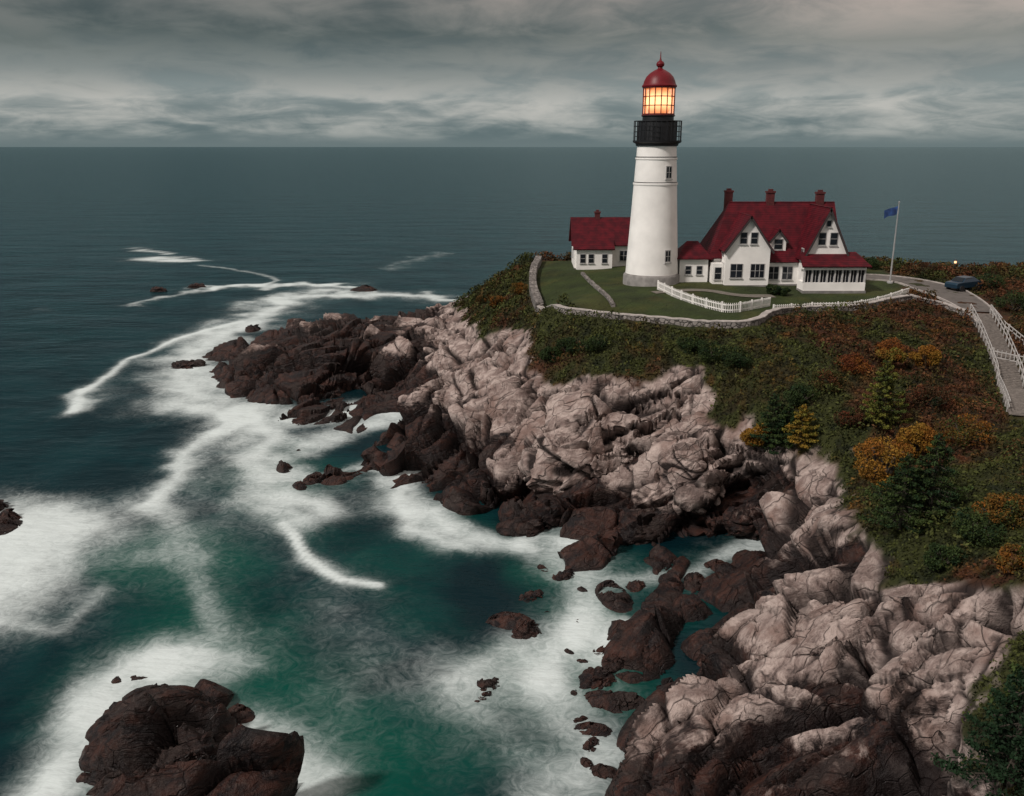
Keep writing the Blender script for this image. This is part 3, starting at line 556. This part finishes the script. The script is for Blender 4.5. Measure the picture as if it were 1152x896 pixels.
def car():
    prof=[(-2.1,.35),(-2.15,.8),(-1.95,1.0),(-1.2,1.05),(-.65,1.5),(.75,1.55),(1.5,1.1),(2.1,.95),(2.15,.6),(2.1,.35)]
    a=MB(); n=len(prof); vs=[(p[0],s_*(.85 if p[1]<1.2 else .68),p[1]) for s_ in (-1,1) for p in prof]; a.add(vs,[tuple(range(n)),tuple(range(2*n-1,n-1,-1))]+[(i,i+n,(i+1)%n+n,(i+1)%n) for i in range(n)]); a.obj('body',simple('blue_car_paint',(.008,.028,.05),.3,.05),ce,bev=.06)
    g=MB()
    for s_ in (-1,1): g.add([(-.95,s_*.80,1.1),(1.25,s_*.80,1.1),(.7,s_*.715,1.48),(-.6,s_*.715,1.46)],[(0,1,2,3)])
    g.add([(-1.22,-.7,1.09),(-1.22,.7,1.09),(-.7,.62,1.49),(-.7,-.62,1.49)],[(0,1,2,3)]); g.add([(1.5,-.7,1.14),(1.5,.7,1.14),(.82,.62,1.56),(.82,-.62,1.56)],[(0,1,2,3)]); g.obj('windows',GLASS,ce)
    wh=MB()
    for px_ in (-1.3,1.3):
        for s_ in (-1,1):
            n=20; vs=[(px_+.33*math.cos(2*math.pi*k/n),s_*.88+o_,.33+.33*math.sin(2*math.pi*k/n)) for o_ in (-.1,.1) for k in range(n)]; wh.add(vs,[tuple(range(n)),tuple(range(2*n-1,n-1,-1))]+[(k,(k+1)%n,(k+1)%n+n,k+n) for k in range(n)])
    wh.obj('wheels',BLACK,ce)
car(); ce.location=(cx,cy,cz+.05); ce.rotation_euler=(0,0,math.radians(25))
# ------------------------------------------------------------------ boulders
def boulder(loc,r,sc=(1.3,1,.7),seed=0,palev=0.0,rot=0):
    bm=bmesh.new(); bmesh.ops.create_icosphere(bm,subdivisions=6 if r>2 else 5,radius=1); 
    co=np.array([v.co for v in bm.verts]); fs=np.array([[v.index for v in f.verts] for f in bm.faces]); bm.free()
    ca_,sa_=math.cos(rot),math.sin(rot)
    p=co*np.array(sc)*r; p=np.stack([p[:,0]*ca_-p[:,1]*sa_,p[:,0]*sa_+p[:,1]*ca_,p[:,2]],1)
    g=(p+seed*13.7)*np.array([.7,1,1.2]); k=1/max(r,.4)
    A1=worley(g*k*.9,301); B1=worley(g*k*2.2,311); c1=sst(A1[1]-A1[0],0,.08); c2=sst(B1[1]-B1[0],0,.10)
    d=(.30*(A1[2]-.5)+.65*A1[3]-.12*(1-c1)+.16*(B1[2]-.5)+.35*B1[3]-.05*(1-c2)+.22*(fbm(g*k*4,321,4)-.5))*r
    p=p+co*d[:,None]; p+=np.array(loc)
    me=np_mesh('boulder',p,fs,True); me.set_sharp_from_angle(angle=math.radians(40)); pv=np.clip(palev*sst(p[:,2]+(fbm(p/1.2,3,3)-.5)*2,.8,2.5),0,1); set_col(me,'mask',np.stack([np.ones(len(p)),pv,np.minimum(c1,.4+.6*c2)],1)); set_col(me,'vegcol',np.zeros((len(p),3)))
    me.materials.append(ROCKMAT); return link(bpy.data.objects.new('boulder',me))
bl=[(3,592,1.8),(-15,575,1.6),(180,328,1.3),(220,324,1.5),(212,413,1.7),(410,327,2.2),(575,700,1.1),(592,712,.9),(597,672,.75),(690,672,1.4),(755,657,1.0),(550,772,.6),(545,784,.35),(635,648,.7),(670,765,.9),(682,790,.9),(668,822,.7),(655,665,.4),(700,790,.9),(320,528,.9),(337,548,.7),(352,540,1.0),(285,372,1.3),(610,640,.4),(640,735,.3),(660,860,.4),(182,778,.45),(270,805,.8),(715,660,.7),(780,655,.9),(812,640,.9),(690,745,.8),(655,745,.3),(675,735,.45),(645,780,.3),(665,840,.5),(680,870,.6),(650,700,.25),(625,675,.25),(630,765,.22),(652,810,.3),(540,790,.25),(615,690,.2)]
for i,(a_,b2,r_) in enumerate(bl):
    p=W(a_,b2,0); boulder((p[0],p[1],-.1*r_),r_,(1.2+.5*random.random(),.85,.5+.2*random.random()),i,0,random.uniform(0,3))
for i,(a_,b2,r_,sc,pv) in enumerate([(645,520,3.4,(1.5,1,.8),1),(775,540,2.5,(1,1,1.25),1),(700,525,1.6,(1,.8,1.2),.7),(600,590,2.0,(1.6,1,.7),.1),(720,600,1.8,(1.5,1,.8),.2),(840,590,1.5,(1.2,1,.8),.3)]):
    p=hit(a_,b2); boulder((p[0],p[1]+r_*.45,p[2]-r_*.15),r_,sc,50+i,pv,.7)
# ------------------------------------------------------------------ vegetation
m,nt,b=newmat('foliage'); at=attr(nt,'col'); nt.links.new(at.outputs['Color'],b.inputs['Base Color']); b.inputs['Roughness'].default_value=.75; b.inputs['Specular IOR Level'].default_value=.15; LEAF=m
BARK=simple('bark',(.05,.04,.03),.9,.3,6)
def leafmesh(name,pos,size,col,parent=None,flat=0.0):
    n=len(pos); a=rng.normal(size=(n,3)); a[:,2]*=(1-flat); a/=np.linalg.norm(a,axis=1)[:,None]; t_=rng.normal(size=(n,3)); b_=np.cross(a,t_); b_/=np.linalg.norm(b_,axis=1)[:,None]
    s_=size[:,None]; V=np.stack([pos-a*s_,pos-b_*s_*.55,pos+a*s_,pos+b_*s_*.55],1).reshape(-1,3)
    F=np.arange(4*n).reshape(n,4); me=np_mesh(name,V,F); set_col(me,'col',np.repeat(col,4,0)); me.materials.append(LEAF)
    return link(bpy.data.objects.new(name,me),parent)
N=230000
gx_=rng.uniform(-10,75,N*2); gy_=28+rng.uniform(0,1,N*2)**1.35*108
q=P3(gx_,gy_)
ok=(poly_sd(gx_,gy_,VEG)+(fbm(q/2.2,5,4)-.5)*3.2>.1)&(poly_sd(gx_,gy_,LAWN)<-.4)&(gx_<gy_*.62+5)
drv=[hit(*p)[:2] for p in [(960,312),(1005,314),(1045,322),(1075,335),(1102,352)]]
ok&=(line_d(gx_,gy_,drv)>3.2)&(line_d(gx_,gy_,[tuple(p) for p in sp_])>1.3)
for wl in WALLS[:2]: ok&=(line_d(gx_,gy_,[tuple(p) for p in wl[::2]])>.9)
gx_,gy_=gx_[ok][:N],gy_[ok][:N]; q=P3(gx_,gy_)
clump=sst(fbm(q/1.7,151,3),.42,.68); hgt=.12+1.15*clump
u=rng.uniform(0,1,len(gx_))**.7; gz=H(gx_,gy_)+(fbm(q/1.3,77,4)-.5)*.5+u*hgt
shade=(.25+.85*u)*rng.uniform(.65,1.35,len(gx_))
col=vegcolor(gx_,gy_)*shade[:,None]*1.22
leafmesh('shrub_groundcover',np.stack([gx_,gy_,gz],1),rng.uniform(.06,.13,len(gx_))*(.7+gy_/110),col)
def conifer(name,loc,h,r,c1,c2,n=9000,seed=0):
    R=np.random.default_rng(seed); e=empty(name); e.location=loc
    a=MB(); a.rev([(.05*h*.5,-.5),(.02*h,h*.5),(.01,h*.97)],0,0,0,8)
    nb=int(26+h*9); P_=[];Cc=[];S_=[]
    for i in range(nb):
        f_=i/nb; zz_=h*(.06+.92*f_); ln=r*(1-f_)**.75*R.uniform(.55,1.2)+.12; az=i*2.399+R.uniform(-.4,.4)
        k=max(20,int(n*ln/(nb*r*.55))); s_=R.uniform(0.1,1,k)**.7; dz=-.12*ln*s_+.18*ln*s_**3
        wd=(.22*ln+.08)*(1.1-s_*.7); px_=s_*ln+R.normal(0,.04,k); py_=R.normal(0,1,k)*wd*.6; pz_=zz_+dz+R.normal(0,.05+.03*h*.3,k)*.6
        P_.append(np.stack([px_*math.cos(az)-py_*math.sin(az),px_*math.sin(az)+py_*math.cos(az),pz_],1))
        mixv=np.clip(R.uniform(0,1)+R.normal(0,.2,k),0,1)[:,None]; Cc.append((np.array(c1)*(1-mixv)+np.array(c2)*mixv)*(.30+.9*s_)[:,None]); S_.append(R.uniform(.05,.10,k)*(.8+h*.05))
        a.beam((0,0,zz_),(ln*.8*math.cos(az),ln*.8*math.sin(az),zz_-.05*ln),.012*h*.35)
    a.obj('trunk',BARK,e); leafmesh('crown',np.concatenate(P_),np.concatenate(S_),np.concatenate(Cc),e)
def bushy(name,loc,h,r,c1,c2,n=7000,seed=0,trunk=.25):
    R=np.random.default_rng(seed); e=empty(name); e.location=loc; a=MB(); a.rev([(.04*h,-.5),(.022*h,h*.45)],0,0,0,8)
    nc=22; P_=[];Cc=[];S_=[]
    for i in range(nc):
        d=R.normal(size=3); d/=np.linalg.norm(d); d*=R.uniform(.35,1)**.5; c=np.array([d[0]*r*.8,d[1]*r*.8,h*(trunk+(1-trunk)*(.45+.45*d[2]))]); cr_=r*R.uniform(.22,.42)
        a.beam((0,0,h*trunk),tuple(c),.015*h)
        k=n//nc; v=R.normal(size=(k,3)); v/=np.linalg.norm(v,axis=1)[:,None]; rad=R.uniform(.3,1.05,k)**.5; pp=c+v*rad[:,None]*cr_*np.array([1,1,.8])
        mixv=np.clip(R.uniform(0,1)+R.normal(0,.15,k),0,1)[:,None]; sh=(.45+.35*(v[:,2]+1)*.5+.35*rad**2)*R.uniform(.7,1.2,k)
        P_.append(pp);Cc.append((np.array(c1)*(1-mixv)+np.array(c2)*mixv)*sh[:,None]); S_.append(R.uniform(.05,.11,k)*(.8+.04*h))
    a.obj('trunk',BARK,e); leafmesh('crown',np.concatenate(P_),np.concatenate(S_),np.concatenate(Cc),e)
DG=(.010,.025,.010);MG=(.036,.054,.013);YG=(.12,.115,.02);OR=(.19,.070,.011);RU=(.095,.023,.010);YO=(.22,.125,.018)
T=[('c',868,508,4.9,1.9,DG,MG),('c',884,502,3.4,1.4,DG,MG),('b',848,512,2.6,1.4,OR,YO),('c',900,502,3.4,1.6,YO,YG),('c',990,482,5.4,2.0,YG,MG),('c',1012,595,4.8,2.4,DG,MG),('b',990,565,4.4,2.0,OR,YO),('c',1045,580,5.2,2.3,DG,MG),('b',1025,520,2.8,1.5,OR,YO),('b',1040,418,2.3,1.3,OR,YO),('c',1135,890,5.5,2.3,DG,DG),('c',1175,840,5.5,2.5,DG,MG),('c',1110,1000,4.0,2.0,DG,DG),('b',1000,415,1.8,1.3,OR,YG),
('s',1040,309,1.5,1.8,DG,RU),('s',1055,309,1.3,1.5,DG,MG),('s',980,303,1.4,1.6,DG,MG),('s',870,332,1.2,.9,DG,MG),('s',882,333,.9,.8,DG,MG),('s',640,398,1.5,1.6,DG,MG),('s',620,408,1.4,1.4,DG,MG),('s',670,395,1.3,1.6,DG,MG),('s',800,405,1.6,1.8,DG,MG),('s',830,412,1.4,1.6,DG,MG),('s',780,395,1.2,1.4,DG,MG),('s',930,440,1.6,1.7,RU,MG),('s',960,420,1.4,1.6,RU,OR),('s',900,455,1.6,1.6,DG,MG),('s',1000,400,1.4,1.6,RU,OR),('s',1050,460,1.7,1.9,RU,DG),('s',1085,500,1.8,2,OR,MG),('s',1130,590,1.7,1.6,OR,MG),('s',1100,610,1.6,1.6,DG,MG),('s',1060,640,1.2,1.2,DG,MG),('s',560,345,1.2,1.4,DG,OR),('s',585,330,1.2,1.5,OR,MG),('s',545,340,1.0,1.2,DG,OR),('s',1140,640,1.2,1.1,OR,MG),('s',1110,325,1.6,2.2,DG,MG),('s',1140,350,1.8,2.4,DG,MG),('s',1030,500,1.3,1.5,DG,RU),('s',960,480,1.3,1.4,RU,DG)]
for i,(k,a_,b2,h_,r_,c1,c2) in enumerate(T):
    p=hit(a_,b2)
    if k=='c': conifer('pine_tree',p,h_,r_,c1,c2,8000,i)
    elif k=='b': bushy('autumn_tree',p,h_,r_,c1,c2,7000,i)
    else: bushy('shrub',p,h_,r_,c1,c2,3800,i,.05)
# ------------------------------------------------------------------ world
wd=bpy.data.worlds.new('World'); scene.world=wd; wd.use_nodes=True; nt=wd.node_tree; bg=nt.nodes['Background']
SE=math.radians(44); dv=Vector((-.82*math.cos(SE),-.57*math.cos(SE),math.sin(SE))); SR=math.atan2(dv.x,dv.y)
sky=nt.nodes.new('ShaderNodeTexSky'); sky.sky_type='NISHITA'; sky.sun_disc=False; sky.sun_elevation=SE; sky.sun_rotation=SR; sky.dust_density=3
nt.links.new(sky.outputs[0],bg.inputs[0]); bg.inputs[1].default_value=.05
tc=nt.nodes.new('ShaderNodeTexCoord'); s=nt.nodes.new('ShaderNodeSeparateXYZ'); nt.links.new(tc.outputs['Generated'],s.inputs[0])
zc=mth(nt,'MAXIMUM',s.outputs[2],0.0); den=mth(nt,'ADD',zc,.20)
cv=nt.nodes.new('ShaderNodeCombineXYZ'); nt.links.new(mth(nt,'DIVIDE',s.outputs[0],den),cv.inputs[0]); nt.links.new(mth(nt,'DIVIDE',s.outputs[1],den),cv.inputs[1])
c1=noise(nt,cv.outputs[0],1.1,5,.5,.6); c2=noise(nt,cv.outputs[0],3.6,6,.6,.5)
cm=mth(nt,'ADD',mth(nt,'MULTIPLY',c1,.62),mth(nt,'MULTIPLY',c2,.38))
el=mth(nt,'ADD',zc,mth(nt,'MULTIPLY',mth(nt,'SUBTRACT',cm,.5),.09))
ra=nt.nodes.new('ShaderNodeValToRGB'); E=ra.color_ramp.elements
E[0].position=0;E[0].color=(.20,.24,.24,1);E[1].position=1;E[1].color=(.36,.355,.34,1)
for p_,c_ in ((.02,(.27,.30,.295)),(.05,(.38,.395,.38)),(.080,(.18,.21,.21)),(.110,(.100,.125,.125)),(.16,(.17,.175,.17)),(.35,(.26,.258,.25))):
    k=E.new(p_); k.color=(*c_,1)
nt.links.new(el,ra.inputs[0])
warm=mr(nt,s.outputs[0],-.25,.35)
cl=mix(nt,1.0,ra.outputs[0],mix(nt,mr(nt,cm,.38,.62),(.58,.67,.70),(1.34,1.28,1.24)),'MULTIPLY')
cl=mix(nt,mth(nt,'MULTIPLY',warm,mr(nt,zc,.05,.13)),cl,mix(nt,1.0,cl,(2.2,1.85,1.75),'MULTIPLY'))
cl=mix(nt,mr(nt,zc,0,.018),(.145,.190,.195),cl)
b2_=nt.nodes.new('ShaderNodeBackground'); nt.links.new(cl,b2_.inputs[0]); b2_.inputs[1].default_value=1.0
ms=nt.nodes.new('ShaderNodeMixShader'); ms.inputs[0].default_value=.97; nt.links.new(bg.outputs[0],ms.inputs[1]); nt.links.new(b2_.outputs[0],ms.inputs[2]); nt.links.new(ms.outputs[0],nt.nodes['World Output'].inputs[0])
sl=bpy.data.lights.new('sun','SUN'); sl.energy=3.1; sl.angle=math.radians(6); sl.color=(1,.92,.86); so=bpy.data.objects.new('sun',sl); link(so)
so.rotation_euler=dv.to_track_quat('Z','Y').to_euler()
cd=bpy.data.cameras.new('camera'); cd.lens=998/1152*36; cd.clip_end=100000; cd.clip_start=.5; co=bpy.data.objects.new('camera',cd); co.location=(0,0,EYE); co.rotation_euler=(math.pi/2-P,0,0); link(co); scene.camera=co
scene.view_settings.view_transform='Standard'; scene.view_settings.look='None'; scene.view_settings.exposure=0
